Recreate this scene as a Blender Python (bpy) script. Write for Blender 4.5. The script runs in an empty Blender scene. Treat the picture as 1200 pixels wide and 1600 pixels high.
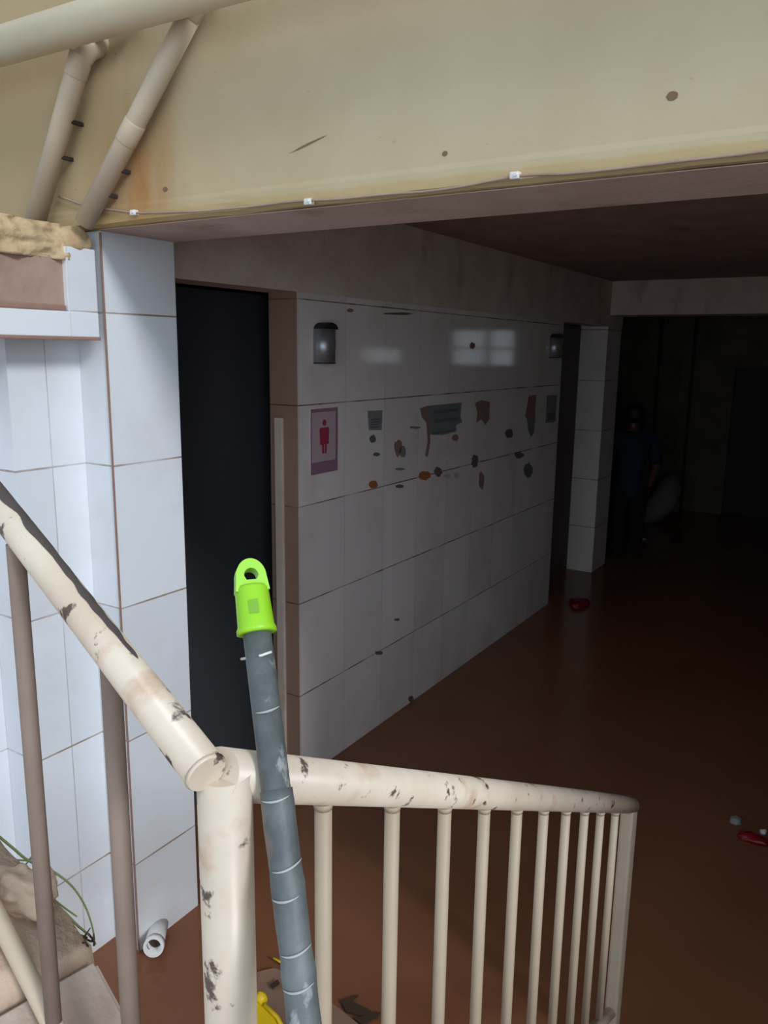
import bpy, bmesh, math, random
from mathutils import Vector, Matrix, noise
random.seed(7)
C = bpy.context.scene.collection
S = bpy.context.scene

# ------------------------------------------------------------------ camera
CAM_H, FPX = 1.85, 1243.9
YAW, PIT, ROL = math.radians(31.878), math.radians(-11.451), math.radians(0.815)
fw = Vector((math.cos(PIT)*math.cos(YAW), math.cos(PIT)*math.sin(YAW), math.sin(PIT)))
rt = Vector((math.sin(YAW), -math.cos(YAW), 0)); up = rt.cross(fw)
R2 = math.cos(ROL)*rt + math.sin(ROL)*up
U2 = -math.sin(ROL)*rt + math.cos(ROL)*up
CP = Vector((0, 0, CAM_H))
cd = bpy.data.cameras.new('camera'); cam = bpy.data.objects.new('camera', cd); C.objects.link(cam)
cd.sensor_fit = 'VERTICAL'; cd.sensor_height = 36; cd.lens = FPX*36/1600; cd.clip_start = .02
cam.matrix_world = Matrix((( R2.x, U2.x, -fw.x, 0), (R2.y, U2.y, -fw.y, 0), (R2.z, U2.z, -fw.z, CAM_H), (0, 0, 0, 1)))
S.camera = cam

def ray(x, y): return R2*(x-600) + U2*(800-y) + fw*FPX
def on(x, y, n, c):                       # where the sight line of a photo point meets the plane n.p = c
    d = ray(x, y); n = Vector(n); return CP + d*((c - n.dot(CP))/n.dot(d))
def onx(x, y, c): return on(x, y, (1, 0, 0), c)
def ony(x, y, c): return on(x, y, (0, 1, 0), c)
def onz(x, y, c=0): return on(x, y, (0, 0, 1), c)

# ------------------------------------------------------------------ light
S.view_settings.view_transform = 'Standard'; S.view_settings.look = 'None'
S.view_settings.gamma = 1; S.view_settings.exposure = 0; S.view_settings.use_curve_mapping = False
w = bpy.data.worlds.new('overcast'); S.world = w; w.use_nodes = True
bg = w.node_tree.nodes['Background']; bg.inputs[0].default_value = (.76, .89, 1, 1); 
wt = w.node_tree; tc = wt.nodes.new('ShaderNodeTexCoord'); dt = wt.nodes.new('ShaderNodeVectorMath'); dt.operation = 'DOT_PRODUCT'
dt.inputs[1].default_value = Vector((-.80, -.55, .25)).normalized(); wt.links.new(tc.outputs['Generated'], dt.inputs[0])
mx = wt.nodes.new('ShaderNodeMath'); mx.operation = 'MAXIMUM'; mx.inputs[1].default_value = 0; wt.links.new(dt.outputs['Value'], mx.inputs[0])
pw = wt.nodes.new('ShaderNodeMath'); pw.operation = 'POWER'; pw.inputs[1].default_value = 4; wt.links.new(mx.outputs[0], pw.inputs[0])
ma = wt.nodes.new('ShaderNodeMath'); ma.operation = 'MULTIPLY_ADD'; ma.inputs[1].default_value = 1.35; ma.inputs[2].default_value = .66     # sky brightened low behind the camera to light the tiled wall
wt.links.new(pw.outputs[0], ma.inputs[0]); wt.links.new(ma.outputs[0], bg.inputs[1])
sd = bpy.data.lights.new('daylight', 'SUN'); sd.energy = 1.7; sd.angle = math.radians(11); sd.color = (.95, .97, 1)
sun = bpy.data.objects.new('daylight', sd); C.objects.link(sun)
sun.rotation_euler = Vector((-.287, -.82, .5)).to_track_quat('Z', 'Y').to_euler(); sun.location = (-3, -9, 6)

# ------------------------------------------------------------------ materials
def lin(c): return tuple(((v/255)/12.92 if v/255 <= .04045 else ((v/255+.055)/1.055)**2.4) for v in c)
class NT:
    def __init__(s, name):
        s.m = bpy.data.materials.new(name); s.m.use_nodes = True; s.t = s.m.node_tree
        s.b = s.t.nodes['Principled BSDF']; s.pos = None
    def n(s, t, **k):
        o = s.t.nodes.new(t)
        for a, v in k.items(): setattr(o, a, v)
        return o
    def l(s, a, b): s.t.links.new(a, b)
    def P(s):
        if not s.pos: s.pos = s.n('ShaderNodeNewGeometry').outputs['Position']
        return s.pos
    def math(s, op, a, b=None, c=None):
        o = s.n('ShaderNodeMath', operation=op)
        for i, v in enumerate((a, b, c)):
            if v is None: continue
            if isinstance(v, (int, float)): o.inputs[i].default_value = v
            else: s.l(v, o.inputs[i])
        return o.outputs[0]
    def noise(s, scale, detail=4, stretch=None, rough=.6):
        p = s.P()
        if stretch:
            mp = s.n('ShaderNodeMapping'); mp.inputs['Scale'].default_value = stretch; s.l(p, mp.inputs[0]); p = mp.outputs[0]
        o = s.n('ShaderNodeTexNoise'); o.inputs['Scale'].default_value = scale; o.inputs['Detail'].default_value = detail
        o.inputs['Roughness'].default_value = rough; s.l(p, o.inputs['Vector']); return o.outputs[0]
    def ramp(s, f, a, b):                 # 0..1 as f goes a..b
        o = s.n('ShaderNodeMapRange'); o.inputs[1].default_value = a; o.inputs[2].default_value = b; s.l(f, o.inputs[0]); return o.outputs[0]
    def mix(s, f, a, b):
        o = s.n('ShaderNodeMix', data_type='RGBA')
        for i, v in ((0, f), (6, a), (7, b)):
            if isinstance(v, (int, float)): o.inputs[i].default_value = v
            elif isinstance(v, tuple): o.inputs[i].default_value = (*v, 1)
            else: s.l(v, o.inputs[i])
        return o.outputs[2]
    def bump(s, h, strength=.3, dist=.01):
        o = s.n('ShaderNodeBump'); o.inputs['Strength'].default_value = strength; o.inputs['Distance'].default_value = dist
        s.l(h, o.inputs['Height']); s.l(o.outputs[0], s.b.inputs['Normal'])
    def out(s, col, rough=.5, spec=.5, metal=0):
        if isinstance(col, tuple): s.b.inputs['Base Color'].default_value = (*col, 1)
        else: s.l(col, s.b.inputs['Base Color'])
        if isinstance(rough, (int, float)): s.b.inputs['Roughness'].default_value = rough
        else: s.l(rough, s.b.inputs['Roughness'])
        s.b.inputs['Specular IOR Level'].default_value = spec; s.b.inputs['Metallic'].default_value = metal
        return s.m

def plain(name, rgb, rough=.5, spec=.5, metal=0, var=.25, scale=12):
    t = NT(name); c = lin(rgb); d = tuple(v*(1-var) for v in c)
    return t.out(t.mix(t.noise(scale), d, c), rough, spec, metal)

def tiles(name, base, z0, dz, axes, grout, dirt, rough, vjoint=1.0, sp=.5):
    """glazed wall tiles: rows dz tall from z0; axes = ((axis, origin, width), ...) for the upright joints"""
    t = NT(name); sx = t.n('ShaderNodeSeparateXYZ'); t.l(t.P(), sx.inputs[0])
    def saw(o, org, per):
        v = t.math('DIVIDE', t.math('SUBTRACT', o, org), per)
        fr = t.math('FRACT', v); d = t.math('MULTIPLY', t.math('MINIMUM', fr, t.math('SUBTRACT', 1, fr)), per)
        return d, t.math('FLOOR', v)
    wob = t.math('MULTIPLY', t.noise(9), .003)
    dzv, fz = saw(sx.outputs[2], z0, dz)
    g = t.math('LESS_THAN', dzv, t.math('ADD', wob, .0010)); cell = fz
    for ax, org, per in axes:
        dv, fv = saw(sx.outputs[ax], org, per); cell = t.math('MULTIPLY_ADD', fv, 7.13, cell)
        g = t.math('MAXIMUM', g, t.math('MULTIPLY', t.math('LESS_THAN', dv, .0016), vjoint))
    wn = t.n('ShaderNodeTexWhiteNoise', noise_dimensions='1D'); t.l(cell, wn.inputs['W'])
    col = t.mix(t.ramp(wn.outputs[0], 0, 1), tuple(v*.9 for v in base), base)
    soil = t.ramp(t.noise(2.6, 6), .52, .8)
    col = t.mix(t.math('MULTIPLY', soil, .35), col, dirt)
    splash = t.math('MULTIPLY', t.ramp(sx.outputs[2], .55, .0), t.ramp(t.noise(4, 6, (1, 1, .6)), .35, .7))
    col = t.mix(t.math('MULTIPLY', splash, .35), col, dirt)
    col = t.mix(t.math('MULTIPLY', g, t.ramp(t.noise(5), .2, .6)), col, grout)
    t.bump(g, -.3, .002)
    return t.out(col, t.math('ADD', t.math('MULTIPLY', t.noise(3), .08), rough), sp)

GROUT = lin((150, 128, 108)); DIRT = lin((168, 140, 120))
M_wall = tiles('glazed_tile', lin((250, 238, 234)), .395, .412, ((0, 2.5224, .323),), lin((95, 70, 58)), lin((190, 164, 150)), .03, .35, .8)
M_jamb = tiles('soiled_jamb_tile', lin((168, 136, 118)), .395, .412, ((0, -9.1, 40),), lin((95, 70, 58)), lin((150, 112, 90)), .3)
M_pillar = tiles('white_tile', lin((226, 230, 236)), .3, .4095, ((0, -9.1, 40),), GROUT, lin((196, 180, 168)), .22)
M_alcove = tiles('white_tile_recess', lin((226, 231, 238)), .3, .4095, ((0, 1.337, 2.0),), GROUT, lin((196, 180, 168)), .22, .6)
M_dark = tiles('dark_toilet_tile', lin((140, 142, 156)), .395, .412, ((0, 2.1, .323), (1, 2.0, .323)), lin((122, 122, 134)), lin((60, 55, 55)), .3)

def plaster(name, c0, c1, stain=None, bumps=.4, scale=3):
    t = NT(name); col = t.mix(t.ramp(t.noise(scale, 8), .3, .7), c0, c1)
    if stain: col = t.mix(t.math('MULTIPLY', t.ramp(t.noise(5, 8, (1, 1, .35)), .58, .75), .6), col, stain)
    t.bump(t.noise(60, 6), bumps, .004)
    return t.out(col, .9, .2)
def cream():
    t = NT('cream_paint'); sx = t.n('ShaderNodeSeparateXYZ'); t.l(t.P(), sx.inputs[0])
    col = t.mix(t.ramp(t.noise(2.2, 7), .3, .75), lin((182, 166, 134)), lin((196, 182, 152)))
    # rust-coloured wash beside the pipes (y about 1.5..1.75) and a browner flaked band along the lower edge
    rust = t.math('MULTIPLY', t.ramp(t.math('ABSOLUTE', t.math('SUBTRACT', sx.outputs[1], 1.60)), .20, .02), t.ramp(t.noise(7, 6, (1, 1, .22)), .35, .62))
    rust = t.math('MULTIPLY', rust, t.ramp(sx.outputs[2], 2.52, 2.30))
    col = t.mix(t.math('MULTIPLY', rust, .95), col, lin((168, 110, 54)))
    brown_end = t.math('MULTIPLY', t.ramp(sx.outputs[1], 1.2, 1.75), .5)  # browner towards the end where the pillar stands
    col = t.mix(brown_end, col, lin((158, 128, 84)))
    edge = t.math('MULTIPLY', t.ramp(t.math('ADD', sx.outputs[2], t.math('MULTIPLY', t.noise(14, 5), .025)), 2.190, 2.180), .6)
    col = t.mix(edge, col, lin((186, 160, 110)))
    spk = t.ramp(t.noise(26, 3, (1, 1, 1.8)), .74, .78)
    col = t.mix(t.math('MULTIPLY', spk, .6), col, lin((110, 85, 60)))
    t.bump(t.noise(45, 5), .25, .003)
    return t.out(col, .85, .25)
M_cream = cream()
M_soffit = plaster('stained_soffit', lin((186, 162, 150)), lin((212, 190, 180)), lin((150, 124, 112)))
M_board = plaster('grimy_plaster', lin((206, 182, 166)), lin((230, 212, 198)), lin((140, 108, 90)), .5, 4)
M_ceil = plaster('smoked_ceiling', lin((158, 132, 120)), lin((182, 156, 146)), lin((116, 92, 80)), .6, 5)
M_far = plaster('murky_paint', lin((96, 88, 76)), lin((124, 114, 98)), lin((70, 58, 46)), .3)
M_gapb = plain('brown_gap_sheet', (74, 56, 48), .6)
M_doorg = plain('blue_grey_door_paint', (64, 66, 72), .4, .25, var=.35, scale=2.5)
M_black = plain('dark_door_paint', (26, 26, 28), .6)
M_mortar = plaster('rough_mortar', lin((168, 142, 108)), lin((208, 184, 148)), lin((110, 84, 56)), 1.0, 9)
M_brown = plaster('brown_render', lin((150, 126, 112)), lin((176, 150, 136)), lin((120, 92, 78)), .4, 8)
M_conc = plaster('muddy_concrete', lin((170, 148, 132)), lin((206, 192, 180)), lin((150, 104, 78)), .7, 7)
M_mud = plaster('dried_mud', lin((176, 150, 130)), lin((206, 182, 162)), lin((140, 104, 82)), .9, 6)
M_white = plain('white_plastic', (226, 224, 222), .35, var=.12)
M_pvc = plain('aged_pvc', (206, 188, 164), .45, var=.25, scale=5)
M_pvc2 = plain('pale_pvc', (222, 206, 176), .4, var=.2, scale=5)
M_bore = plain('dark_bore', (60, 42, 36), .8)
M_seal = plain('dark_gap', (52, 44, 40), .9)
def railpaint():
    t = NT('chipped_cream_enamel')
    col = t.mix(t.ramp(t.noise(6, 6), .3, .7), lin((196, 178, 158)), lin((222, 208, 190)))
    ru = t.ramp(t.noise(11, 6), .58, .70); col = t.mix(t.math('MULTIPLY', ru, .55), col, lin((176, 128, 96)))
    ch = t.ramp(t.noise(32, 5), .61, .66); col = t.mix(ch, col, lin((88, 70, 62)))
    big = t.ramp(t.noise(7.5, 8), .66, .685); col = t.mix(big, col, lin((82, 72, 70)))
    t.bump(ch, -.5, .001)
    return t.out(col, .38, .5)
M_rail = railpaint()
M_bal = plain('dusty_cream_enamel', (184, 166, 144), .5, .4, var=.25, scale=9)
M_balb = plain('brown_enamel', (150, 130, 118), .6, .3, var=.3, scale=18)  # darker brown than the right-hand balusters
M_chip = plain('bare_weathered_steel', (92, 82, 80), .7, var=.4, scale=40)
def pole():
    t = NT('taped_grey_pole')
    col = t.mix(t.ramp(t.noise(20, 5), .35, .65), lin((82, 87, 89)), lin((108, 114, 116)))
    sc = t.ramp(t.noise(40, 6, (1, 1, .5)), .6, .66); col = t.mix(t.math('MULTIPLY', sc, .55), col, lin((176, 180, 180)))
    col = t.mix(t.math('MULTIPLY', t.ramp(t.noise(9, 3), .60, .68), .6), col, lin((150, 124, 104)))
    t.bump(t.noise(70, 4), .5, .002)
    return t.out(col, .5, .4)
M_pole = pole()
M_green2 = plain('darker_lime_plastic', (128, 184, 44), .45)
M_green = plain('lime_plastic', (152, 216, 42), .35, var=.12)
M_steel = plain('brushed_steel', (190, 194, 202), .42, .5, .8, .25, 30)
M_orange = plain('rust_flake', (186, 112, 66), .8)
M_hole = plain('dark_residue', (116, 98, 92), .8)
M_capd = plain('black_plastic', (40, 36, 36), .6)
M_flake = plain('flaked_brown', (128, 106, 76), .9)
M_paper = plain('faded_paper', (150, 148, 150), .8, var=.35, scale=20)
M_pgrey = plain('grey_print', (132, 138, 140), .8, var=.3, scale=20)
M_ink = plain('ink', (112, 112, 116), .8)
M_glue = plain('brown_glue', (164, 130, 116), .8, var=.4, scale=25)
M_pink = plain('pink_card', (206, 182, 190), .5, var=.08)
M_mauve = plain('mauve_print', (162, 122, 142), .5, var=.12)
M_red = plain('red_print', (180, 62, 84), .5, var=.1)
M_redpl = plain('red_plastic', (130, 16, 26), .4, var=.2)
M_yellow = plain('yellow_plastic', (236, 200, 24), .4, var=.2)
M_card = plain('wet_cardboard', (146, 112, 92), .85, var=.3, scale=14)
M_leaf = plain('dark_wet_leaf', (70, 52, 38), .6)
M_weed = plain('weed_green', (150, 164, 104), .55, var=.3)
M_skin = plain('dark_skin', (112, 76, 58), .5, var=.1)
M_hair = plain('black_hair', (16, 14, 14), .6)
M_shirt = plain('blue_shirt', (15, 36, 64), .85, var=.25)
M_trous = plain('black_trousers', (22, 22, 26), .9, var=.2)
M_sheet = plain('pale_plastic_sheet', (150, 140, 138), .5, var=.25)
def water():
    t = NT('muddy_water')
    col = t.mix(t.ramp(t.noise(1.6, 6), .3, .75), lin((122, 78, 54)), lin((134, 88, 62)))
    scum = t.ramp(t.noise(9, 7), .62, .72); col = t.mix(t.math('MULTIPLY', scum, .35), col, lin((112, 72, 48)))
    t.bump(t.noise(3.5, 3), .10, .02)
    return t.out(col, .16, .25)
M_water = water()

# ------------------------------------------------------------------ mesh helpers
def box(bm, x0, x1, y0, y1, z0, z1, bev=0):
    r = bmesh.ops.create_cube(bm, size=1)
    for v in r['verts']:
        v.co = Vector(((x0+x1)/2+v.co.x*(x1-x0), (y0+y1)/2+v.co.y*(y1-y0), (z0+z1)/2+v.co.z*(z1-z0)))
    if bev:
        es = list({e for v in r['verts'] for e in v.link_edges})
        bmesh.ops.bevel(bm, geom=es, offset=bev, segments=2, affect='EDGES', profile=.6)
    return r['verts']
def tube(bm, pts, r, seg=16, cap=True, flat=None):
    """tube through pts; r a number or one per point"""
    pts = [Vector(p) for p in pts]; n = len(pts); rs = r if isinstance(r, (list, tuple)) else [r]*n
    rings = []; prev = None
    for i, p in enumerate(pts):
        d = (pts[min(i+1, n-1)] - pts[max(i-1, 0)]).normalized()
        if prev is None:
            a = Vector((0, 0, 1)) if abs(d.z) < .9 else Vector((1, 0, 0)); u = d.cross(a).normalized()
        else: u = (prev - d*prev.dot(d)).normalized()
        prev = u; v = d.cross(u)
        rings.append([bm.verts.new(p + (u*math.cos(2*math.pi*k/seg) + v*math.sin(2*math.pi*k/seg))*rs[i]) for k in range(seg)])
    for a, b in zip(rings, rings[1:]):
        for k in range(seg):
            f = bm.faces.new((a[k], a[(k+1) % seg], b[(k+1) % seg], b[k])); f.smooth = True
    if cap:
        bm.faces.new(rings[0][::-1]); bm.faces.new(rings[-1])
    return rings
def ring(bm, a, b, ro, ri, seg=24):       # an open pipe with wall thickness
    a, b = Vector(a), Vector(b); d = (b-a).normalized(); u = d.cross(Vector((0, 0, 1)) if abs(d.z) < .9 else Vector((1, 0, 0))).normalized(); v = d.cross(u)
    R = [[bm.verts.new(p + (u*math.cos(2*math.pi*k/seg)+v*math.sin(2*math.pi*k/seg))*r) for k in range(seg)] for p, r in ((a, ri), (a, ro), (b, ro), (b, ri))]
    for i in range(4):
        A, B = R[i], R[(i+1) % 4]
        for k in range(seg):
            f = bm.faces.new((A[k], A[(k+1) % seg], B[(k+1) % seg], B[k])); f.smooth = i in (1, 3)
def prism(bm, pts, off):                  # closed polygon pushed along off
    off = Vector(off); a = [bm.verts.new(p) for p in pts]; b = [bm.verts.new(Vector(p)+off) for p in pts]; n = len(a)
    bm.faces.new(a[::-1]); bm.faces.new(b)
    for k in range(n): bm.faces.new((a[k], a[(k+1) % n], b[(k+1) % n], b[k]))
def blob(bm, c, s, amp=.25, freq=2.0, sub=3, seed=0):
    r = bmesh.ops.create_icosphere(bm, subdivisions=sub, radius=1)
    for v in r['verts']:
        k = 1 + amp*noise.noise(v.co*freq + Vector((seed*7.1, seed*3.3, seed)))
        v.co = Vector((c[0]+v.co.x*s[0]*k, c[1]+v.co.y*s[1]*k, c[2]+v.co.z*s[2]*k))
    for f in bm.faces: f.smooth = True
def obj(name, bm, mat, parent=None, label=None, cat=None, group=None, kind=None):
    bmesh.ops.recalc_face_normals(bm, faces=bm.faces[:])
    me = bpy.data.meshes.new(name)
    if parent is None:                    # the origin goes to the middle of the base
        xs = [v.co for v in bm.verts]
        o_ = Vector(((min(v.x for v in xs)+max(v.x for v in xs))/2, (min(v.y for v in xs)+max(v.y for v in xs))/2, min(v.z for v in xs)))
    else: o_ = world_loc(parent)
    bmesh.ops.translate(bm, verts=bm.verts[:], vec=-o_)
    bm.to_mesh(me); bm.free(); me.materials.append(mat)
    o = bpy.data.objects.new(name, me); C.objects.link(o)
    if parent is None: o.location = o_
    else: o.parent = parent
    tag(o, label, cat, group, kind); return o
def world_loc(o):
    p = Vector(o.location)
    while o.parent: o = o.parent; p += o.location
    return p
def tag(o, label=None, cat=None, group=None, kind=None):
    for k, v in (('label', label), ('category', cat), ('group', group), ('kind', kind)):
        if v: o[k] = v
def thing(name, loc, label, cat, group=None):
    o = bpy.data.objects.new(name, None); o.empty_display_size = .1; C.objects.link(o); o.location = loc
    tag(o, label, cat, group); return o
B = bmesh.new
def bx(*a, **k):
    bm = B(); box(bm, *a, **k); return bm
def tb(*a, **k):
    bm = B(); tube(bm, *a, **k); return bm
def struct(name, bm, mat, parent=None): return obj(name, bm, mat, parent, kind='structure')

# ------------------------------------------------------------------ the setting
YW = 1.975                                   # face of the tiled toilet wall
XL, XR, ZT = 2.517, 5.53, 2.068
ZC, XF = 2.42, 10.0
# muddy water over the floor
bm = B(); bmesh.ops.create_grid(bm, x_segments=1, y_segments=1, size=1)
for v in bm.verts: v.co = Vector((-4 + (v.co.x+1)*7.1, -6+(v.co.y+1)*5.2, 0))
struct('floor', bm, M_water)
wl = struct('wall_left', bx(XL, XR, YW, 2.115, -.3, ZT), M_wall)
bm = bx(6.58, 6.96, YW, 2.2, -.3, 2.16); struct('wall_column', bm, M_wall)
struct('wall_header', bx(1.7, 6.96, YW-.006, 2.115, ZT, ZC), M_board)
bm = bx(1.69, 10.2, -3.2, 4.2, ZC, ZC+.15); struct('ceiling', bm, M_ceil)
# rooms behind the tiled wall, closed and dark
struct('wall_toilet_back', bx(1.5, 6.96, 4.0, 4.1, -.3, ZC), M_dark)
bm = B(); box(bm, 1.45, 1.5, 2.1, 4.0, -.3, ZC); struct('wall_toilet_side', bm, M_dark)
struct('wall_toilet_partition', bx(3.4, 3.5, 2.115, 4.0, -.3, ZC), M_dark)
struct('wall_toilet_end', bx(6.80, 6.96, 2.2, 4.0, -.3, ZC), M_dark)
struct('trim_1', bx(2.500, 2.5135, 2.045, 2.085, -.1, 1.58, bev=.003), M_board)
struct('trim_4', bx(2.5135, 2.5169, YW+.001, 2.115, -.1, ZT), M_jamb)
struct('door_3', bx(1.6985, 3.0, 2.215, 2.25, -.2, ZT-.001), M_doorg)
struct('gap_sheet', bx(5.5301, 6.5799, 2.20, 2.24, -.2, ZT-.001), M_gapb)  # brown sheet put in behind the gap to give its dark tone
# end of the corridor: wall with a dark doorway and three small high windows
bm = B()
box(bm, XF, XF+.15, 1.50, 3.4, -.3, ZC); box(bm, XF, XF+.15, .55, 1.50, 1.72, ZC); box(bm, XF, XF+.15, -3.2, .55, -.3, 1.66)
box(bm, XF, XF+.15, -3.2, .55, 2.16, ZC)
for a, b in ((-.30, .55), (-.72, -.68), (-2.05, -1.24), (-3.2, -2.75)): box(bm, XF, XF+.15, a, b, 1.66, 2.16)
box(bm, XF, XF+.15, -2.75, -2.05, 1.90, 2.16)
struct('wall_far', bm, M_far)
struct('door_1', bx(XF+.06, XF+.10, .55, 1.50, -.3, 1.72), M_black)
for i, (a, b) in enumerate(((-.68, -.30), (-1.24, -.72), (-2.75, -2.05))):
    bm = B()
    for y in (a+.012, b-.012): box(bm, XF+.05, XF+.08, y-.012, y+.012, 1.66, 1.90 if i == 2 else 2.16)
    zt = 1.90 if i == 2 else 2.16
    for z in (1.672, 1.90, zt-.012): box(bm, XF+.05, XF+.08, a, b, z-.012, z+.012)
    struct('window_%d' % (i+1), bm, M_steel)
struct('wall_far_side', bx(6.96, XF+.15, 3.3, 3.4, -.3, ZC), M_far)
struct('wall_right', bx(1.69, XF+.15, -3.3, -3.2, -.3, ZC), M_far)
struct('wall_front_unseen', bx(1.42, 1.69, -6, -.7, -.3, 2.146), M_cream)  # unseen wall; its end is placed to hold daylight off the water
struct('trim_2', bx(9.80, 10.0, 1.95, 2.05, 0, 2.42), M_far)     # slim pilaster on the far wall
struct('trim_3', bx(9.82, 10.0, 2.34, 2.44, 0, 2.42), M_far)

# cross beam at the end of the tiled wall
bm = bx(6.58, 6.95, -3.2, YW-.01, 2.157, ZC)
obj('ceiling_beam', bm, M_board, label='dim plastered beam crossing the corridor ceiling at the end of the tiled wall', cat='beam')

# tiled pillar
p = obj('tiled_pillar', bx(1.445, 1.698, 1.775, 2.09, -.3, 2.146, bev=.003), M_pillar, label='tall white tiled pillar left of the dark doorway', cat='pillar')
bm = B(); box(bm, 1.441, 1.4452, 1.7735, 1.7785, 0, 2.14); obj('corner_joint', bm, M_glue, p)
# stepped tiled walls left of the pillar
struct('wall_recess', bx(1.226, 1.4445, 1.89, 2.09, -.3, 1.87), M_alcove)
struct('wall_recess_side', bx(-2.0, 1.2255, 2.03, 2.12, -.3, 1.87), M_alcove)
# the long cream beam over the opening; lower arris chipped
bm = B(); n = 160; y0, y1 = 6.0, -6.0; prof = []
for i in range(n+1):
    y = y0+(y1-y0)*i/n
    j = .007*noise.noise(Vector((0, y*5, 0))) + .005*noise.noise(Vector((3, y*17, 0)))
    k = max(0, noise.noise(Vector((9, y*9, 2)))-.25)*.05
    zs = [(1.41, 2.95), (1.41, 2.195), (1.4085, 2.185), (1.4085+k*.2, 2.172+j*.4), (1.410+k*.5, 2.155+j*.8+k*.4), (1.422+k, 2.1475+j*.4), (1.50, 2.146), (1.694, 2.146), (1.694, 2.95)]
    prof.append([bm.verts.new((x, y, z)) for x, z in zs])
for a, b in zip(prof, prof[1:]):
    for q in range(len(a)):
        bm.faces.new((a[q], a[(q+1) % len(a)], b[(q+1) % len(a)], b[q]))
bm.faces.new(prof[0]); bm.faces.new(prof[-1][::-1])
beam = obj('entrance_beam', bm, M_cream, label='wide cream painted concrete beam over the entrance with chipped lower edge', cat='beam')
obj('soffit', bx(1.435, 1.6935, -6, 1.775, 2.1445, 2.1462), M_soffit, beam)

# ------------------------------------------------------------------ lintel box left of the pillar
li = thing('tiled_lintel', (.9, 1.9, 1.87), 'white tiled ledge box with broken mortar top beside the pillar, under the pipes', 'ledge')
bm = B(); box(bm, .0, 1.424, 1.775, 1.80, 1.874, 1.937, .003); box(bm, 1.335, 1.424, 1.776, 1.80, 1.93, 2.095, .003)
obj('tile_frame', bm, M_alcove, li)
obj('core', bx(.0, 1.424, 1.80, 2.09, 1.872, 2.10), M_brown, li)
obj('brown_panel', bx(.0, 1.336, 1.792, 1.805, 1.937, 2.07), M_brown, li)
bm = B(); box(bm, .0, 1.425, 1.772, 1.80, 1.866, 1.8745, .002); box(bm, .0, 1.33, 1.780, 1.795, 1.937, 1.952, .004)
obj('grout_edge', bm, M_glue, li)
bm = B(); nx, nz = 150, 18                     # lumpy mortar along the top front
g = []
for i in range(nx+1):
    x = .0 + 1.345*i/nx; row = []
    for k in range(nz+1):
        a = k/nz; zz = 2.062 + .088*a; yy = 1.783 + .05*max(0, a-.6)**1.2
        d = .018*noise.noise(Vector((x*14, zz*24, 1))) + .012*noise.noise(Vector((x*38, zz*60, 5))) + .006*noise.noise(Vector((x*90, zz*130, 8)))
        row.append(bm.verts.new((x, yy+d, zz + .006*noise.noise(Vector((x*9, 3, 7)))*a)))
    row.append(bm.verts.new((x, 2.02, 2.14))); row.append(bm.verts.new((x, 2.02, 2.062)))
    g.append(row)
for a, b in zip(g, g[1:]):
    for k in range(len(a)): 
        f = bm.faces.new((a[k], b[k], b[(k+1) % len(a)], a[(k+1) % len(a)])); f.smooth = True
bm.faces.new(g[0]); bm.faces.new(g[-1][::-1])
obj('mortar', bm, M_mortar, li)
bm = B(); blob(bm, (1.378, 1.815, 2.112), (.05, .048, .04), .2, 2, 3, 2); obj('corner_cap', bm, M_mortar, li)

# ------------------------------------------------------------------ pipes on the cream beam
a = onx(-60, 90, 1.30); b = onx(420, -50, 1.30)
pp = thing('drain_pipe', (a+b)/2, 'thick cream drain pipe running along the beam at the top left corner', 'pipe')
pd = (b-a).normalized(); obj('pipe_run', tb([a - pd*1.2, b + pd*2.5], .042, 28), M_pvc2, pp)
c0 = onx(120, 62, 1.375); c1 = onx(205, 22, 1.375); obj('joint_gap', tb([c0, c1], .013, 12), M_seal, pp)
def sm_pipe(pts, r, label, bandat, elbow=None):
    t = thing('waste_pipe', pts[-1], label, 'pipe', )
    obj('pipe_run', tb(pts, r, 22), M_pvc, t)
    for f in bandat:
        L0, L1 = pts[-2], pts[-1]; m = L0.lerp(L1, f); d = (L1-L0).normalized()
        obj('coupling', tb([m-d*.028, m-d*.025, m+d*.025, m+d*.028], [r, r+.0014, r+.0014, r], 22), M_pvc, t)
    return t
A0, A1, A2, A3 = onx(168, 70, 1.425), onx(140, 76, 1.380), onx(124, 96, 1.37), onx(55, 346, 1.37)
t = sm_pipe([A0, A1, A2, A3], .026, 'leaning waste pipe with an elbow, left of the two under the drain pipe', (.02,))
for f in (.36, .58):
    q = A2.lerp(A3, f); obj('dark_spot', bx(q.x+.004, 1.409, q.y-.030, q.y-.020, q.z-.005, q.z+.005, bev=.002), M_seal, t)  # small dark blocks for the dark spots behind the pipe
B0, B1 = onx(312, -6, 1.373), onx(132, 348, 1.373)
t2 = sm_pipe([B0, B1], .024, 'leaning waste pipe with a mid coupling, right of the two, ending at the pillar top', (.56, .03))
for f in (.74, .86):
    q = B0.lerp(B1, f); obj('dark_spot', bx(q.x+.004, 1.409, q.y-.028, q.y-.018, q.z-.005, q.z+.005, bev=.002), M_seal, t2)  # same dark blocks behind the right pipe

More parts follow.
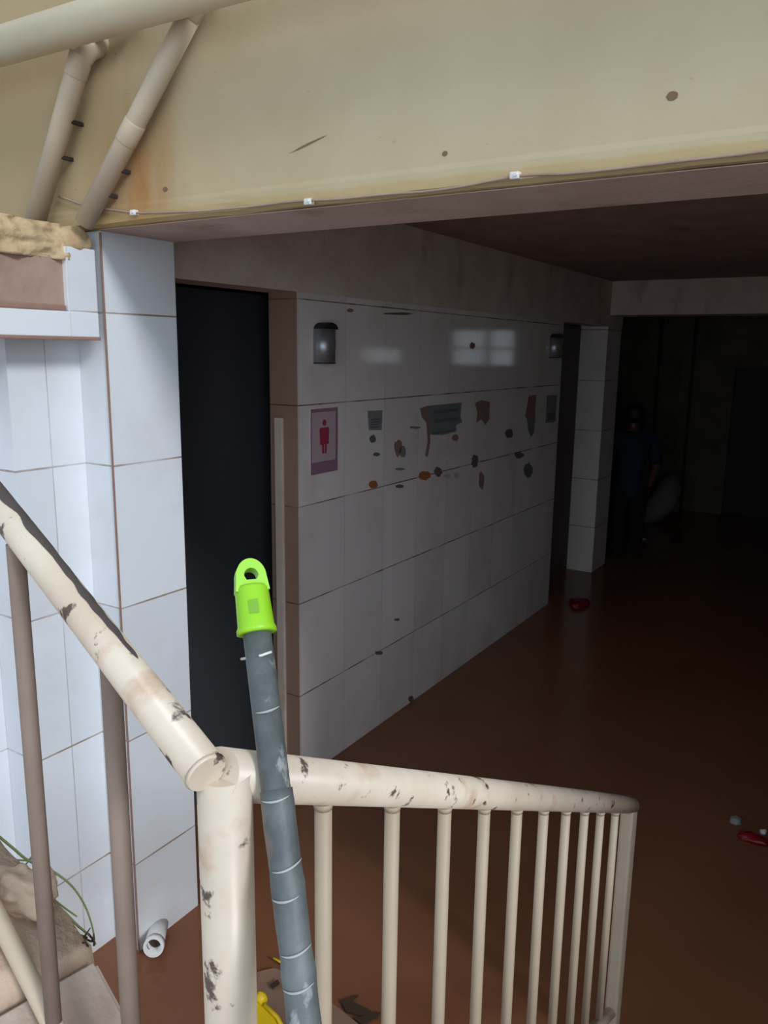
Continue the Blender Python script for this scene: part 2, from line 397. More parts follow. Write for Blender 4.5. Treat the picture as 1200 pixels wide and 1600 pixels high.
# cable clipped along the lower edge of the beam
pts = [onx(x, y, 1.402) for x, y in ((92, 307), (150, 326), (210, 333), (300, 331), (400, 322), (482, 313), (560, 308), (660, 300), (740, 288), (806, 275), (880, 272), (960, 264), (1060, 252), (1160, 241), (1260, 226))]
fine = []
for i in range(len(pts)-1):
    for k in range(6): fine.append(pts[i].lerp(pts[i+1], k/6) + Vector((0, 0, .0022*noise.noise(Vector((i+k/6, 0, 4))))))
fine.append(pts[-1])
cb = thing('cable', pts[5], 'thin cable clipped along the lower edge of the cream beam', 'cable')
obj('wire', tb(fine, .0026, 8), M_brown, cb)
for px, py in ((209, 332), (482, 315), (805, 274)):
    q = onx(px, py, 1.402); bm = B(); box(bm, 1.396, 1.411, q.y-.009, q.y+.009, q.z-.007, q.z+.006, .003); tube(bm, [(1.392, q.y-.004, q.z), (1.412, q.y-.004, q.z)], .003, 8)
    obj('cable_clip', bm, M_white, cb)
# small flaked marks on the beam
for k, (px, py, s, e) in enumerate(((1050, 150, 8, 6), (480, 226, 40, 2), (258, 296, 7, 5), (695, 240, 5, 4))):
    q = onx(px, py, 1.4095); r0 = s*.0012; bm = B(); m = 12
    tilt = .25 if s > 20 else 0
    prism(bm, [(q.x, q.y + r0*math.cos(2*math.pi*i/m)*(1+.3*noise.noise(Vector((i*1.7, k, 0)))), q.z - tilt*r0*math.cos(2*math.pi*i/m) + e*.0012*math.sin(2*math.pi*i/m)) for i in range(m)], (.002, 0, 0))
    obj('flaked_spot', bm, M_flake, beam)
# dark box in the corner at the pillar's top right
jb = thing('junction_box', (1.74, 1.955, 2.06), 'small dark junction box in the corner between pillar top and header', 'junction box')
bm = B(); box(bm, 1.702, 1.735, 1.925, 1.969, 2.075, 2.135, .004); obj('box_body', bm, M_hole, jb)
obj('box_cover', bx(1.705, 1.730, 1.919, 1.925, 2.082, 2.128, bev=.002), M_glue, jb)

# ------------------------------------------------------------------ things on the tiled wall
def quad(bm, corners, y, th):             # corners as photo points laid on the wall, th thick towards the room
    prism(bm, [ony(px, py, YW-y) for px, py in corners], (0, -th, 0))
def dispenser(x0, x1, z0, z1, label):
    t = thing('soap_dispenser', ((x0+x1)/2, YW, z0), label, 'dispenser', 'metal dispensers on the tiled wall')
    xc, r = (x0+x1)/2, (x1-x0)/2; bm = B(); m = 20
    prism(bm, [(xc-r, YW, z0)]+[(xc-r*math.cos(math.pi*i/m), YW-.02-r*.85*math.sin(math.pi*i/m), z0) for i in range(m+1)]+[(xc+r, YW, z0)], (0, 0, z1-z0-.016))
    for f in bm.faces: f.smooth = len(f.verts) == 4
    obj('body', bm, M_steel, t)
    bm = B(); prism(bm, [(xc-r*.96*math.cos(math.pi*i/m), YW, z1-.016+.026*math.sin(math.pi*i/m)) for i in range(m+1)], (0, -.02-r*.7, 0)); obj('cap', bm, M_capd, t)
    bm = B(); prism(bm, [(xc-r, YW, z0-.005)]+[(xc-r*math.cos(math.pi*i/m), YW-.02-r*.85*math.sin(math.pi*i/m), z0-.005) for i in range(m+1)]+[(xc+r, YW, z0-.005)], (0, 0, .005)); obj('base', bm, M_capd, t)
    bm = B(); blob(bm, (xc+r*.2, YW-.02-r*.80, z0+(z1-z0)*.5), (.012, .004, .03), 0, 1, 2)
    obj('sight_glass', bm, M_hole, t)
dispenser(2.620, 2.718, 1.80, 1.948, 'round-fronted steel dispenser high on the tiled wall above the pink sign')
dispenser(5.27, 5.38, 1.823, 1.968, 'small dim steel dispenser at the far end of the tiled wall')
sg = thing('restroom_sign', (2.69, YW, 1.34), "pink women's toilet sign with a red figure on the tiled wall", 'sign')
obj('panel', bx(2.594, 2.783, YW-.004, YW, 1.342, 1.612, bev=.001), M_pink, sg)
bm = B(); box(bm, 2.594, 2.783, YW-.0052, YW-.004, 1.598, 1.612); obj('top_strip', bm, M_mauve, sg)
bm = B(); box(bm, 2.594, 2.783, YW-.0052, YW-.004, 1.342, 1.392)
for a_, b_ in ((2.594, 2.601), (2.768, 2.783)): box(bm, a_, b_, YW-.0050, YW-.004, 1.392, 1.598)
obj('border', bm, M_mauve, sg)
bm = B(); cx, dy = 2.688, YW-.004
def poly(pts): prism(bm, [(cx+x, dy, z) for x, z in pts], (0, -.0014, 0))
poly([(.013*math.cos(a*math.pi/8), 1.553+.013*math.sin(a*math.pi/8)) for a in range(16)])
poly([(-.028, 1.533), (.028, 1.533), (.034, 1.525), (.030, 1.462), (-.030, 1.462), (-.034, 1.525)])
poly([(-.017, 1.462), (-.003, 1.462), (-.003, 1.424), (-.015, 1.424)])
poly([(.003, 1.462), (.017, 1.462), (.015, 1.424), (.003, 1.424)])
obj('figure', bm, M_red, sg)
def rag(bm, cx_, cy_, rx, ry, y=.0, th=.002, seed=0, m=18, rough=.4):
    quad(bm, [(cx_+rx*math.cos(2*math.pi*i/m)*(1+rough*noise.noise(Vector((i*.9, seed*3.7, 0)))), cy_+ry*math.sin(2*math.pi*i/m)*(1+rough*noise.noise(Vector((i*.9, seed*3.7, 9))))) for i in range(m)], y, th)
# torn notices
t = thing('torn_notice', ony(587, 668, YW), 'small faded notice with dark printed lines right of the pink sign', 'notice')
bm = B(); quad(bm, [(574, 642), (597, 641), (596, 672), (576, 672)], 0, .002); obj('sheet', bm, M_paper, t)
bm = B()
for k in range(4): quad(bm, [(579, 655+k*4), (595-k, 653.5+k*4), (594-k, 655.5+k*4), (580, 657+k*4)], .002, .001)
obj('print', bm, M_ink, t)
t = thing('torn_notice', ony(690, 690, YW), 'largest torn notice, grey bands of print with brown torn left edge', 'notice')
bm = B(); quad(bm, [(668, 634), (721, 629), (719, 650), (722, 660), (712, 664), (713, 674), (690, 680), (672, 679), (671, 660)], 0, .002); obj('sheet', bm, M_pgrey, t)
bm = B()
for pg in (((677, 642), (717, 637), (716, 642), (678, 647)), ((678, 656), (716, 651), (715, 656), (679, 661)), ((674, 676), (709, 671), (709, 674), (675, 679))): quad(bm, list(pg), .002, .001)
obj('print', bm, M_ink, t)
bm = B(); quad(bm, [(656, 638), (668, 634), (671, 660), (672, 690), (668, 714), (664, 712), (668, 690), (666, 660), (659, 652)], 0, .0015); obj('torn_edge', bm, M_glue, t)
bm = B(); quad(bm, [(742, 630), (752, 625), (765, 628), (764, 655), (758, 664), (752, 655), (744, 660), (746, 645)], 0, .002)
obj('torn_notice', bm, M_glue, label='brown ragged scrap of notice right of the largest torn notice', cat='notice')
t = thing('torn_notice', ony(830, 683, YW), 'narrow tall torn strip of notice near the far end of the tiled wall', 'notice')
bm = B(); quad(bm, [(826, 618), (838, 617), (836, 640), (836, 660), (828, 664), (820, 650), (823, 635)], 0, .002); obj('sheet', bm, M_glue, t)
bm = B(); quad(bm, [(823, 656), (836, 654), (834, 676), (829, 683), (825, 672)], .0, .0025); obj('lower_sheet', bm, M_pgrey, t)
t = thing('torn_notice', ony(862, 660, YW), 'faint pale notice closest to the far doorway edge of the tiled wall', 'notice')
bm = B(); quad(bm, [(854, 618), (870, 617), (868, 659), (852, 661)], 0, .002); obj('sheet', bm, M_paper, t)
bm = B(); quad(bm, [(856, 645), (867, 644), (866, 656), (855, 657)], .002, .001); obj('print', bm, M_ink, t)
# residue and stains that belong to the wall's surface
for k, (px, py, rx, ry, m_) in enumerate(((583, 757, 7, 6, M_orange), (663, 743, 9, 7, M_orange), (684, 737, 6, 7, M_hole), (699, 744, 5, 4, M_pink), (713, 743, 4, 5, M_pink), (622, 700, 6, 13, M_glue), (629, 706, 5, 9, M_paper),
        (582, 686, 5, 6, M_ink), (742, 721, 5, 10, M_hole), (795, 677, 6, 7, M_hole), (825, 735, 7, 11, M_ink), (752, 750, 4, 14, M_glue), (624, 760, 6, 3, M_hole), (738, 540, 4, 5, M_glue), (711, 684, 5, 5, M_glue), (811, 711, 7, 5, M_hole),
        (588, 710, 5, 3, M_ink), (625, 733, 7, 2, M_paper), (648, 668, 9, 2, M_glue), (592, 1020, 6, 3, M_hole), (642, 1092, 4, 5, M_hole), (620, 968, 4, 2, M_hole), (622, 490, 24, 2, M_hole), (547, 485, 5, 3, M_glue))):
    bm = B(); rag(bm, px, py, rx, ry, 0, .0018, k); o = obj('stain', bm, m_, wl)

# ------------------------------------------------------------------ railing (welded: one thing)
J = ony(345, 1210, .42); E = ony(985, 1257, .42); dr = (E-J).normalized(); r1 = .0215
az = math.radians(79); dh = Vector((math.cos(az), math.sin(az), 0)); nl = Vector((math.sin(az), -math.cos(az), 0))
LS = on(321, 1206, nl, nl.dot(J)-.018); PL = on(0, 792, nl, nl.dot(J)+.012); dl = (PL-LS).normalized(); r2 = .0172
rl = thing('stair_railing', (J.x, J.y, .80), 'chipped cream tubular stair railing turning a corner in front of the flooded entrance', 'railing')
bm = B(); tube(bm, [J - dr*.004, E + dr*.004], r1, 28); o = obj('handrail', bm, M_rail, rl)
topd = PL + dl*.55
bm = B(); tube(bm, [LS, topd], r2, 28); o2 = obj('handrail', bm, M_rail, rl)
bm = B(); tube(bm, [LS, LS - dl*.003], [r2+.0008, r2-.001], 24); obj('end_cap', bm, M_rail, rl)
# long bare patches on top of the left tube and at the far end of the right one
def patch(A, d, L, r, seed, wide, parent, name='bare_patch', ctr=None):
    side = d.cross(Vector((0, 0, 1))).normalized(); upv = side.cross(d); bm = B(); n = 40; rows = []
    for i in range(n+1):
        f = i/n; env = math.sin(math.pi*f)**.5
        lo = -wide*env*(1+.5*noise.noise(Vector((f*9, seed, 0)))) ; hi = wide*env*(1+.7*noise.noise(Vector((f*11, seed, 5))))
        p_ = A + d*L*f; row = []
        for k in range(6):
            th = ctr + lo + (hi-lo)*k/5
            row.append(bm.verts.new(p_ + (side*math.sin(th) + upv*math.cos(th))*(r+.0006)))
        rows.append(row)
    for a_, b_ in zip(rows, rows[1:]):
        for k in range(5): bm.faces.new((a_[k], a_[k+1], b_[k+1], b_[k]))
    return obj(name, bm, M_chip, parent)
patch(LS + dl*.13, dl, .22, r2, 3, .30, rl, ctr=.30)
patch(LS + dl*.27, dl, .36, r2, 8, .55, rl, ctr=.42)
patch(E - dr*.30, dr, .17, r1, 5, .3, rl, ctr=-.25)
patch(E - dr*.13, dr, .13, r1, 6, .55, rl, ctr=-.2)
drop = .655
# posts
bm = B(); tube(bm, [J + Vector((.004, 0, 0)), J + Vector((.004, 0, -.86))], .0225, 28); obj('post', bm, M_rail, rl)
bm = B(); box(bm, E.x-.032, E.x+.018, E.y-.016, E.y+.016, E.z-.80, E.z+.004, .006); obj('post', bm, M_bal, rl)
te = topd - dl*.03; bm = B(); tube(bm, [te, te - Vector((0, 0, .76))], .018, 24); obj('post', bm, M_rail, rl)
# right foot rail and balusters
f0, f1 = J + Vector((0, 0, -drop)), E + Vector((0, 0, -drop+.06))
bm = B(); tube(bm, [f0, f1], .014, 18); obj('foot_rail', bm, M_rail, rl)
for px in (505, 613, 695, 757, 808, 850, 885, 914, 939, 962):
    q = ony(px, 1262, .42); f = (q.x-J.x)/(E.x-J.x); a_ = J.lerp(E, f); b_ = f0.lerp(f1, f)
    bm = B(); tube(bm, [a_, b_], .0088, 14); tube(bm, [a_ - Vector((0, 0, .020)), a_ - Vector((0, 0, .028))], [.0108, .0090], 14); obj('baluster', bm, M_bal, rl)
# left foot rail (a paler pipe) and balusters
g0, g1 = on(4, 1448, nl, nl.dot(J)), on(82, 1600, nl, nl.dot(J)); gd = (g0-g1).normalized()
bm = B(); tube(bm, [g1 - gd*.45, g0 + gd*.5], .0122, 18); obj('foot_rail', bm, M_pvc, rl)
for px, py in ((24, 850), (172, 1030)):
    a_ = on(px, py, nl, nl.dot(J)); s_ = ((g1-a_).dot(dh))/gd.dot(dh); b_ = g1 - gd*s_
    # lower end straight below on the foot rail
    k = (Vector((a_.x, a_.y, 0)) - Vector((g1.x, g1.y, 0))).dot(dh)/gd.dot(dh); b_ = g1 + gd*k
    bm = B(); tube(bm, [a_, b_], .0098, 14); obj('baluster', bm, M_balb, rl, label='brown baluster')

# ------------------------------------------------------------------ concrete kerb under the left railing, steps under the right one
nn = gd.cross(Vector((nl.x, nl.y, 0))).normalized(); cc = nn.dot(g1 - Vector((0, 0, .03)))
def kp(x, y): return on(x, y, nn, cc)
kb = [kp(-40, 1275), kp(0, 1312), kp(70, 1388), kp(143, 1478)]
kb = [kb[0] + gd*.22] + kb; inner = [k_ - nl*.22 for k_ in kb]
bm = B(); prism(bm, kb + inner[::-1], (0, 0, -.30))
bmesh.ops.subdivide_edges(bm, edges=bm.edges[:], cuts=8, use_grid_fill=True)
for v in bm.verts: v.co += Vector((noise.noise(v.co*16), noise.noise(v.co*16+Vector((5, 0, 0))), noise.noise(v.co*16+Vector((0, 9, 0)))))*.006
for f in bm.faces: f.smooth = True
obj('stair_kerb', bm, M_mud, label='mud coated sloping stair kerb at the left edge below the pipe rail', cat='kerb')
k0, k1 = kp(149, 1496), kp(262, 1705)
bm = B(); prism(bm, [k0, k1, k1 - nl*.22, k0 - nl*.22], (0, 0, -.35)); bmesh.ops.bevel(bm, geom=bm.edges[:], offset=.006, segments=2, affect='EDGES')
obj('kerb_slab', bm, M_conc, label='pale concrete slab edge at the bottom left corner, below the muddy kerb', cat='slab')
# mud heap and debris on the kerb
bm = B(); c_ = kp(35, 1395); blob(bm, (c_.x, c_.y, c_.z+.005), (.035, .06, .030), .45, 2.2, 4, 3)
obj('mud_heap', bm, M_mud, label='lumpy mud heap with weed roots on the kerb at the left edge', cat='mud', kind='stuff')
# weeds
def wp(x, y, h): return on(x, y, nn, cc + h)
wd = thing('weed', kp(40, 1400), 'straggly green weed hanging over the muddy kerb at the left edge', 'weed')
for pts in (((-10, 1300, .02), (20, 1325, .035), (45, 1345, .04), (80, 1360, .05), (110, 1382, .05), (130, 1410, .04), (142, 1440, .03), (148, 1468, .015)),
            ((-10, 1352, .03), (15, 1344, .04), (45, 1345, .04)), ((100, 1425, .03), (120, 1445, .03), (140, 1462, .02), (150, 1475, .01)),
            ((-6, 1330, .06), (30, 1362, .065), (64, 1400, .06), (96, 1440, .05), (112, 1476, .02)), ((20, 1425, .05), (45, 1432, .055), (66, 1420, .06), (80, 1400, .06)),
            ((45, 1345, .04), (52, 1336, .05), (56, 1330, .055)), ((60, 1350, .04), (66, 1385, .03), (90, 1410, .03), (120, 1432, .025)), ((8, 1398, .03), (24, 1370, .04), (45, 1345, .04))):
    cps = [wp(*q) for q in pts]; fine = []
    for i in range(len(cps)-1):
        p0, p1, p2, p3 = cps[max(i-1, 0)], cps[i], cps[i+1], cps[min(i+2, len(cps)-1)]
        for k in range(5):
            t_ = k/5; fine.append(.5*((2*p1)+(p2-p0)*t_+(2*p0-5*p1+4*p2-p3)*t_*t_+(3*p1-p0-3*p2+p3)*t_**3))
    fine.append(cps[-1]); bm = B(); tube(bm, fine, [.0022*(1-.5*i/len(fine)) for i in range(len(fine))], 8); obj('stem', bm, M_weed, wd)
bm = B()
for k in range(9):
    q = wp(random.uniform(128, 152), random.uniform(1462, 1484), random.uniform(.0, .015)); e = q + Vector((random.uniform(-.01, .01), random.uniform(-.01, .01), random.uniform(.005, .02))); tube(bm, [q, e], [.0016, .0008], 6)
obj('root_tuft', bm, M_leaf, wd)
# steps on the near side of the right railing (below the picture)
st = thing('concrete_stairs', (.9, -.1, -.3), 'muddy concrete steps under the railing leading down into the water', 'stairs')
zz = J.z - drop - .10
bm = B(); box(bm, -.8, .46, -.7, .48, -.3, zz)
for k in range(1, 4): box(bm, .46+(k-1)*.33, .46+k*.33, -.7, .45, -.3, max(zz - k*.165, -.1))
obj('flight', bm, M_conc, st)
bm = B(); prism(bm, [(.4, .395, zz-.02), (.4, .395, -.3), (1.95, .395, -.3), (1.95, .395, -.02), (1.88, .395, .02)], (0, .05, 0)); obj('stringer', bm, M_conc, st)

# ------------------------------------------------------------------ mop handle leaning over the rail
TD, BD = .685, .592
top = CP + ray(401, 985)*(TD/FPX); bot = CP + ray(476, 1600)*(BD/FPX)
mp = thing('mop_handle', bot, 'grey mop handle with a lime green hanging cap leaning across the railing', 'mop handle')
dm = (top-bot).normalized(); low = bot - dm*((bot.z-.775)/dm.z)
kink = bot.lerp(top, .28)
bm = B(); tube(bm, [low, bot, kink, top], [.0110, .0110, .0118, .0122], 24); obj('pole', bm, M_pole, mp)
# wrinkled tape sleeve around the lower part
bm = B(); pts = []; rs = []
L0, L1 = low.lerp(bot, .2), bot.lerp(top, .56); N = 70
for i in range(N+1):
    f = i/N; pts.append(L0.lerp(L1, f)); fr = (f*11) % 1
    rs.append(.0114 + .0014*f + .0004*abs(math.sin(f*34)) + .0004*noise.noise(Vector((f*30, 0, 0))) + (.0006 if fr > .85 else 0) + .0009*math.exp(-((f-.60)/.08)**2))
rings = tube(bm, pts, rs, 28)
for i, R_ in enumerate(rings):
    for k, v in enumerate(R_): v.co += (v.co-pts[i]).normalized()*.0006*noise.noise(Vector((i*.35, k*.5, 2)))
obj('tape_wrap', bm, M_pole, mp)
M_tape = plain('pale_tape_edge', (176, 180, 180), .5, .4)
vw = (CP - bot); vw = (vw - dm*vw.dot(dm)).normalized(); vs = dm.cross(vw)
for f_, a0_, a1_, tl in ((.10, -1.2, .9, .004), (.19, -1.0, 1.1, .005), (.33, -1.3, .6, .004), (.41, -.9, 1.3, .006), (.60, -1.1, .8, .003), (.86, -.7, .9, .003)):
    c__ = bot.lerp(top, f_*.9); fz = (c__-L0).length/(L1-L0).length; rr = .0114+.0014*fz+.0011+.0009*math.exp(-((fz-.60)/.08)**2)
    bm = B(); tube(bm, [c__ + (vw*math.cos(a)+vs*math.sin(a))*rr + dm*(tl*.35*math.sin(a*1.3) - .003*math.cos(a*1.5)) for a in [a0_+(a1_-a0_)*k/12 for k in range(13)]], [.0003+.0008*math.sin(math.pi*k/12) for k in range(13)], 6)
    obj('tape_edge', bm, M_tape, mp, label='pale torn tape edge')
bm = B(); q = top - dm*.022; s_ = dm.cross(fw).normalized()
tube(bm, [q + s_*.016, q - s_*.004 - fw*.013 + dm*.002, q - s_*.012 - fw*.010 + dm*.003], .0012, 6); obj('wire_tie', bm, M_white, mp)
# green cap with hanging hole
cp = top; r_ = .0158; sd_ = (R2 - dm*R2.dot(dm)).normalized(); fr_ = dm.cross(sd_).normalized()
if fr_.dot(fw) > 0: fr_ = -fr_
bm = B(); tube(bm, [cp - dm*.003, cp - dm*.0025, cp + dm*.001, cp + dm*.004, cp + dm*.036, cp + dm*.039], [r_-.001, r_+.0014, r_+.0014, r_, r_-.0012, r_-.003], 32)
cap = obj('hanging_cap', bm, M_green, mp)
bm = B(); ns = 28; lug = []                    # loop lug: flat ring with a hole, merging into the cap
rot = (sd_*.95 - fr_*.30).normalized(); ax = rot.cross(dm).normalized()
oc = cp + dm*.040
outl = [oc - rot*(r_-.001) - dm*.006] + [oc + (rot*math.cos(math.pi-math.pi*i/ns)*(r_-.0025) + dm*(.006 + math.sin(math.pi*i/ns)*.017)) for i in range(ns+1)] + [oc + rot*(r_-.001) - dm*.006]
hole_c = oc + dm*.008; m = len(outl)
for s in (-1, 1):
    lug.append(([bm.verts.new(p_ + ax*s*.007) for p_ in outl], [bm.verts.new(hole_c + (p_-hole_c).normalized()*(.0062 if (p_-hole_c).dot(dm) > -.004 else .0062) + ax*s*.007) for p_ in outl]))
for i in range(m):
    j = (i+1) % m
    for o_, h_ in lug: bm.faces.new((o_[i], o_[j], h_[j], h_[i]))
    bm.faces.new((lug[0][0][i], lug[0][0][j], lug[1][0][j], lug[1][0][i])); bm.faces.new((lug[0][1][i], lug[0][1][j], lug[1][1][j], lug[1][1][i]))
for f in bm.faces: f.smooth = False
obj('hanging_loop', bm, M_green, mp)
bm = B(); lc = cp + dm*.018 + fr_*(r_-.0003) + sd_*.002
prism(bm, [lc + sd_*x + dm*y for x, y in ((-.004, -.006), (.004, -.006), (.004, .006), (-.004, .006))], fr_*.0004); obj('moulded_mark', bm, M_green2, mp)  # embossed mark shown by a darker green

# ------------------------------------------------------------------ pipe stub at the foot of the pillar
sb = thing('pipe_stub', (1.5, 1.72, 0), 'short white pipe stub poking from the foot of the pillar', 'pipe')
a_ = Vector((1.548, 1.778, .02)); ca = on(240, 1479, (0, 1, 0), 1.70)
bm = B(); ring(bm, ca, a_ + Vector((.0, .02, .0)), .029, .022); obj('pipe_run', bm, M_white, sb)
dd = (a_-ca).normalized(); bm = B(); ring(bm, ca - dd*.004, ca + dd*.02, .031, .023); obj('rim', bm, M_white, sb)
bm = B(); tube(bm, [ca + dd*.04, ca + dd*.044], .0225, 20); obj('bore_disc', bm, M_bore, sb)  # dark disc set inside the pipe's bore

# ------------------------------------------------------------------ floating rubbish
def sheet(name, pts, z, th, mat, label, cat, group=None, bend=0, seed=0, parent=None):
    bm = B(); ps = [onz(px, py, z) for px, py in pts]; prism(bm, ps, (0, 0, -th))
    bmesh.ops.subdivide_edges(bm, edges=bm.edges[:], cuts=3, use_grid_fill=True)
    for v in bm.verts: v.co.z += bend*noise.noise(Vector((v.co.x*9, v.co.y*9, seed)))
    return obj(name, bm, mat, parent, label, cat, group)
cbx = thing('cardboard_box', onz(450, 1560), 'soaked brown cardboard sheet afloat behind the mop handle', 'cardboard')
sheet('board', ((402, 1522), (428, 1512), (452, 1520), (520, 1566), (572, 1608), (500, 1660), (410, 1660), (400, 1570)), .014, .012, M_card, None, None, bend=.02, seed=2, parent=cbx)
sheet('hand_hole', ((422, 1538), (434, 1530), (437, 1536), (425, 1545)), .026, .003, M_bore, None, None, parent=cbx)
yc = thing('yellow_crate', onz(425, 1590), 'broken yellow plastic crate beside the near railing post at the bottom', 'crate')
def panel(bm, pts, zb, zt, th=.006):
    for p_, q_ in zip(pts, pts[1:]):
        a_, b_ = onz(*p_), onz(*q_); d_ = (b_-a_).normalized(); n_ = Vector((-d_.y, d_.x, 0))*th
        prism(bm, [(a_.x, a_.y, zb), (b_.x, b_.y, zb), (b_.x, b_.y, zt), (a_.x, a_.y, zt)], n_)
bm = B(); prism(bm, [onz(400, 1566, .055), onz(418, 1572, .05), onz(434, 1590, .045), onz(452, 1625, .045), onz(400, 1640, .05)], (0, 0, -.006)); obj('side_panel', bm, M_yellow, yc)
bm = B(); tube(bm, [onz(414, 1570, .06), onz(434, 1590, .055), onz(452, 1625, .055)], .006, 8); obj('rim', bm, M_yellow, yc)
bm = B(); q = onz(410, 1558, .06); tube(bm, [q - Vector((.02, 0, .005)), q, q + Vector((.006, 0, 0))], [.012, .019, .014], 14); obj('bottle_neck', bm, M_yellow, yc)
bm = B(); tube(bm, [onz(428, 1497, .02), onz(438, 1503, .02), onz(447, 1508, .02)], .0035, 8)
obj('yellow_strap', bm, M_yellow, label='thin yellow plastic strap afloat above the cardboard', cat='strap')
for k, (pts, lb) in enumerate(((((532, 1562), (560, 1554), (548, 1562), (575, 1575), (590, 1588), (562, 1584), (540, 1578)), 'dark wet leaf cluster just right of the first thin baluster'),
                               (((553, 1590), (594, 1580), (590, 1586), (565, 1600)), 'long dark leaf between the first two thin balusters at the bottom'))):
    sheet('wet_leaf', pts, .012, .006, M_leaf, lb, 'leaf', bend=.008, seed=k+4)
bm = B(); q = onz(905, 945); blob(bm, (q.x, q.y, .015), (.11, .07, .030), .4, 2, 3, 4); obj('red_wrapper', bm, M_redpl, label='dull red plastic wrapper afloat near the far column', cat='wrapper')
bm = B(); q = onz(1176, 1314); blob(bm, (q.x, q.y, .01), (.028, .055, .018), .5, 2, 3, 6); obj('red_wrapper', bm, M_redpl, label='small red plastic wrapper afloat by the right edge of the picture', cat='wrapper')
bm = B(); q = onz(1149, 1286); blob(bm, (q.x, q.y, .01), (.022, .022, .016), .5, 2, 3, 7); obj('scrap_or_glint', bm, M_paper, label='small grey scrap afloat beside the red wrapper at the right', cat='scrap')
bm = B(); q = onz(1192, 1302); blob(bm, (q.x, q.y, .006), (.012, .012, .012), .5, 2, 2, 8); obj('scrap_or_glint', bm, M_white, label='tiny white scrap afloat at the right edge', cat='scrap')
bm = B(); q = onz(998, 843); blob(bm, (q.x, q.y, .01), (.02, .075, .014), .3, 2, 3, 9); obj('scrap_or_glint', bm, M_white, label="small white blob standing in for a glint on the water behind the wading person's legs", cat='scrap')  # white blob put in as a glint on the water

# ------------------------------------------------------------------ the person wading at the far end, seen from behind
base = onz(976, 866); back = (-Vector((fw.x, fw.y, 0))).normalized(); sx = Vector((back.y, -back.x, 0))  # sx: camera's left..right
if sx.dot(R2) < 0: sx = -sx
pe = thing('person', (base.x, base.y, -.19), 'person in a blue shirt and black trousers wading away at the far end', 'person')
zb = -.19
def bp(x, f, z): return base + sx*x - back*f + Vector((0, 0, zb+z))     # f: forward, away from the camera
def skinned(name, verts, edges, radii, mat, parent, root=0, sub=2):
    me = bpy.data.meshes.new(name); o_ = world_loc(parent)
    me.from_pydata([tuple(Vector(v)-o_) for v in verts], edges, []); o = bpy.data.objects.new(name, me); C.objects.link(o); o.parent = parent
    o.modifiers.new('skin', 'SKIN'); 
    for i, r in enumerate(radii):
        sv = me.skin_vertices[0].data[i]; sv.radius = r if isinstance(r, tuple) else (r, r); sv.use_root = i == root
    s = o.modifiers.new('sub', 'SUBSURF'); s.levels = s.render_levels = sub
    me.materials.append(mat)
    dg = bpy.context.evaluated_depsgraph_get(); ev = o.evaluated_get(dg); m2 = bpy.data.meshes.new_from_object(ev)
    o.modifiers.clear(); o.data = m2
    if not m2.materials: m2.materials.append(mat)
    for f in m2.polygons: f.use_smooth = True
    return o
V, Ed, Rd = [], [], []
def chain(start, pts):
    prev = start
    for p_, r in pts:
        V.append(p_); Rd.append(r); i = len(V)-1
        if prev is not None: Ed.append((prev, i))
        prev = i
    return prev
chain(None, [(bp(0, 0, .86), (.085, .07))])                                   # pelvis, the root
ch = chain(0, [(bp(0, .01, 1.0), (.08, .065)), (bp(0, .0, 1.16), (.085, .07)), (bp(0, .0, 1.28), (.09, .07))])
nk = chain(ch, [(bp(0, .015, 1.36), .05), (bp(0, .02, 1.41), .05), (bp(0, .03, 1.46), (.062, .075)), (bp(0, .03, 1.52), (.07, .085)), (bp(0, .02, 1.57), (.045, .055))])
chain(nk-1, [(bp(0, .10, 1.475), .018)]); chain(nk-1, [(bp(.072, .03, 1.475), .016)]); chain(nk-1, [(bp(-.072, .03, 1.475), .016)])   # nose, ears
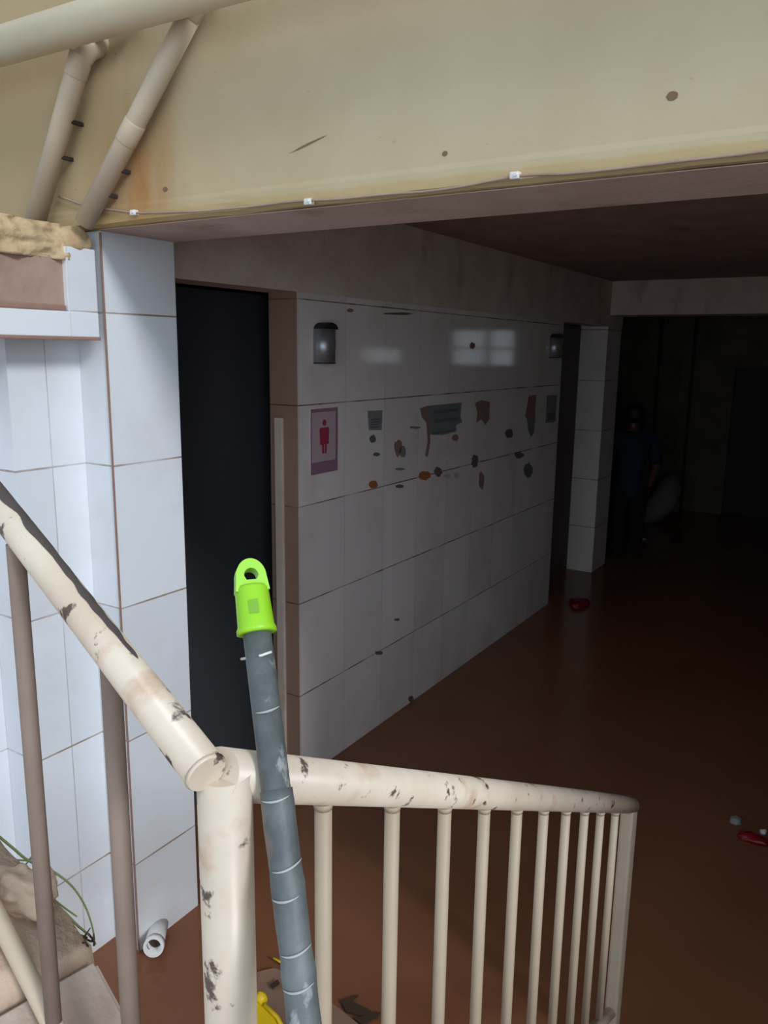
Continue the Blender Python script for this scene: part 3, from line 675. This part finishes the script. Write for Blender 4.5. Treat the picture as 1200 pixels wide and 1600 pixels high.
for s in (-1, 1):
    hp = chain(0, [(bp(.085*s, 0, .80), .085), (bp(.09*s, .02, .48), .056), (bp(.09*s, .0, .28), .05), (bp(.09*s, -.01, .08), .036), (bp(.09*s, .03, .03), (.038, .03)), (bp(.10*s, .15, .02), (.04, .02))])
    ar = chain(ch, [(bp(.15*s, 0, 1.29), .052), (bp(.20*s, .0, 1.20), .045), (bp(.225*s, -.01, 1.02), .036), (bp(.215*s, .09, .84), .027), (bp(.21*s, .115, .79), (.018, .032))])
    V.append(bp(.207*s, .13, .75)); Rd.append((.016, .034)); Ed.append((ar, len(V)-1)); palm = len(V)-1
    for k in range(4):
        off = (-.027+.018*k); ln = (.062, .072, .068, .052)[k]
        chain(palm, [(bp(.205*s, .13+off, .735), .0095), (bp((.20)*s, .135+off*1.1, .735-ln*.5), .0085), (bp((.188)*s, .14+off*1.1, .735-ln), .007)])
    chain(ar, [(bp(.19*s, .15, .765), .010), (bp(.18*s, .165, .735), .008)])
body = skinned('body', V, Ed, Rd, M_skin, pe)
# hair, shirt, trousers
bm = B(); c_ = bp(0, .014, 1.505); blob(bm, c_, (.088, .100, .092), .05, 3, 4, 1)
bmesh.ops.delete(bm, geom=[v for v in bm.verts if (v.co-c_).dot(-back) > .055 and v.co.z < c_.z+.03], context='VERTS')
obj('hair', bm, M_hair, pe)
V, Ed, Rd = [], [], []
chain(None, [(bp(0, 0, .68), .145)]); ch = chain(0, [(bp(0, 0, .80), .15), (bp(0, .005, .96), .14), (bp(0, 0, 1.12), .142), (bp(0, 0, 1.26), .14), (bp(0, .005, 1.345), .085), (bp(0, .01, 1.375), .066)])
for s in (-1, 1): chain(ch-2, [(bp(.155*s, 0, 1.285), .085), (bp(.20*s, 0, 1.20), .075), (bp(.222*s, -.005, 1.04), .068)])
skinned('shirt', V, Ed, Rd, M_shirt, pe)
V, Ed, Rd = [], [], []
chain(None, [(bp(0, 0, .90), (.140, .100))])
for s in (-1, 1): chain(0, [(bp(.085*s, 0, .76), .102), (bp(.09*s, .02, .48), .075), (bp(.09*s, 0, .28), .068), (bp(.09*s, -.01, .12), .062)])
skinned('trousers', V, Ed, Rd, M_trous, pe)
# pale crumpled sheet behind the person
bm = B(); pts = [(1000, 815), (1018, 800), (1035, 782), (1048, 765), (1052, 745)]; pr = [onz(992, 822, .0)]
q0 = onx(1000, 812, 9.0); cs = [onx(x, y, 9.0+.05*i) for i, (x, y) in enumerate(pts)]
tube(bm, cs, [.10, .14, .15, .11, .06], 16)
for v in bm.verts: v.co += Vector((noise.noise(v.co*6), noise.noise(v.co*6+Vector((4, 0, 0))), noise.noise(v.co*6+Vector((0, 7, 0)))))*.06
for v in bm.verts: v.co.z = max(v.co.z, .0)
for f in bm.faces: f.smooth = True
obj('plastic_sheet', bm, M_sheet, label='pale crumpled sheet heaped on the floor right of the wading person', cat='sheet')
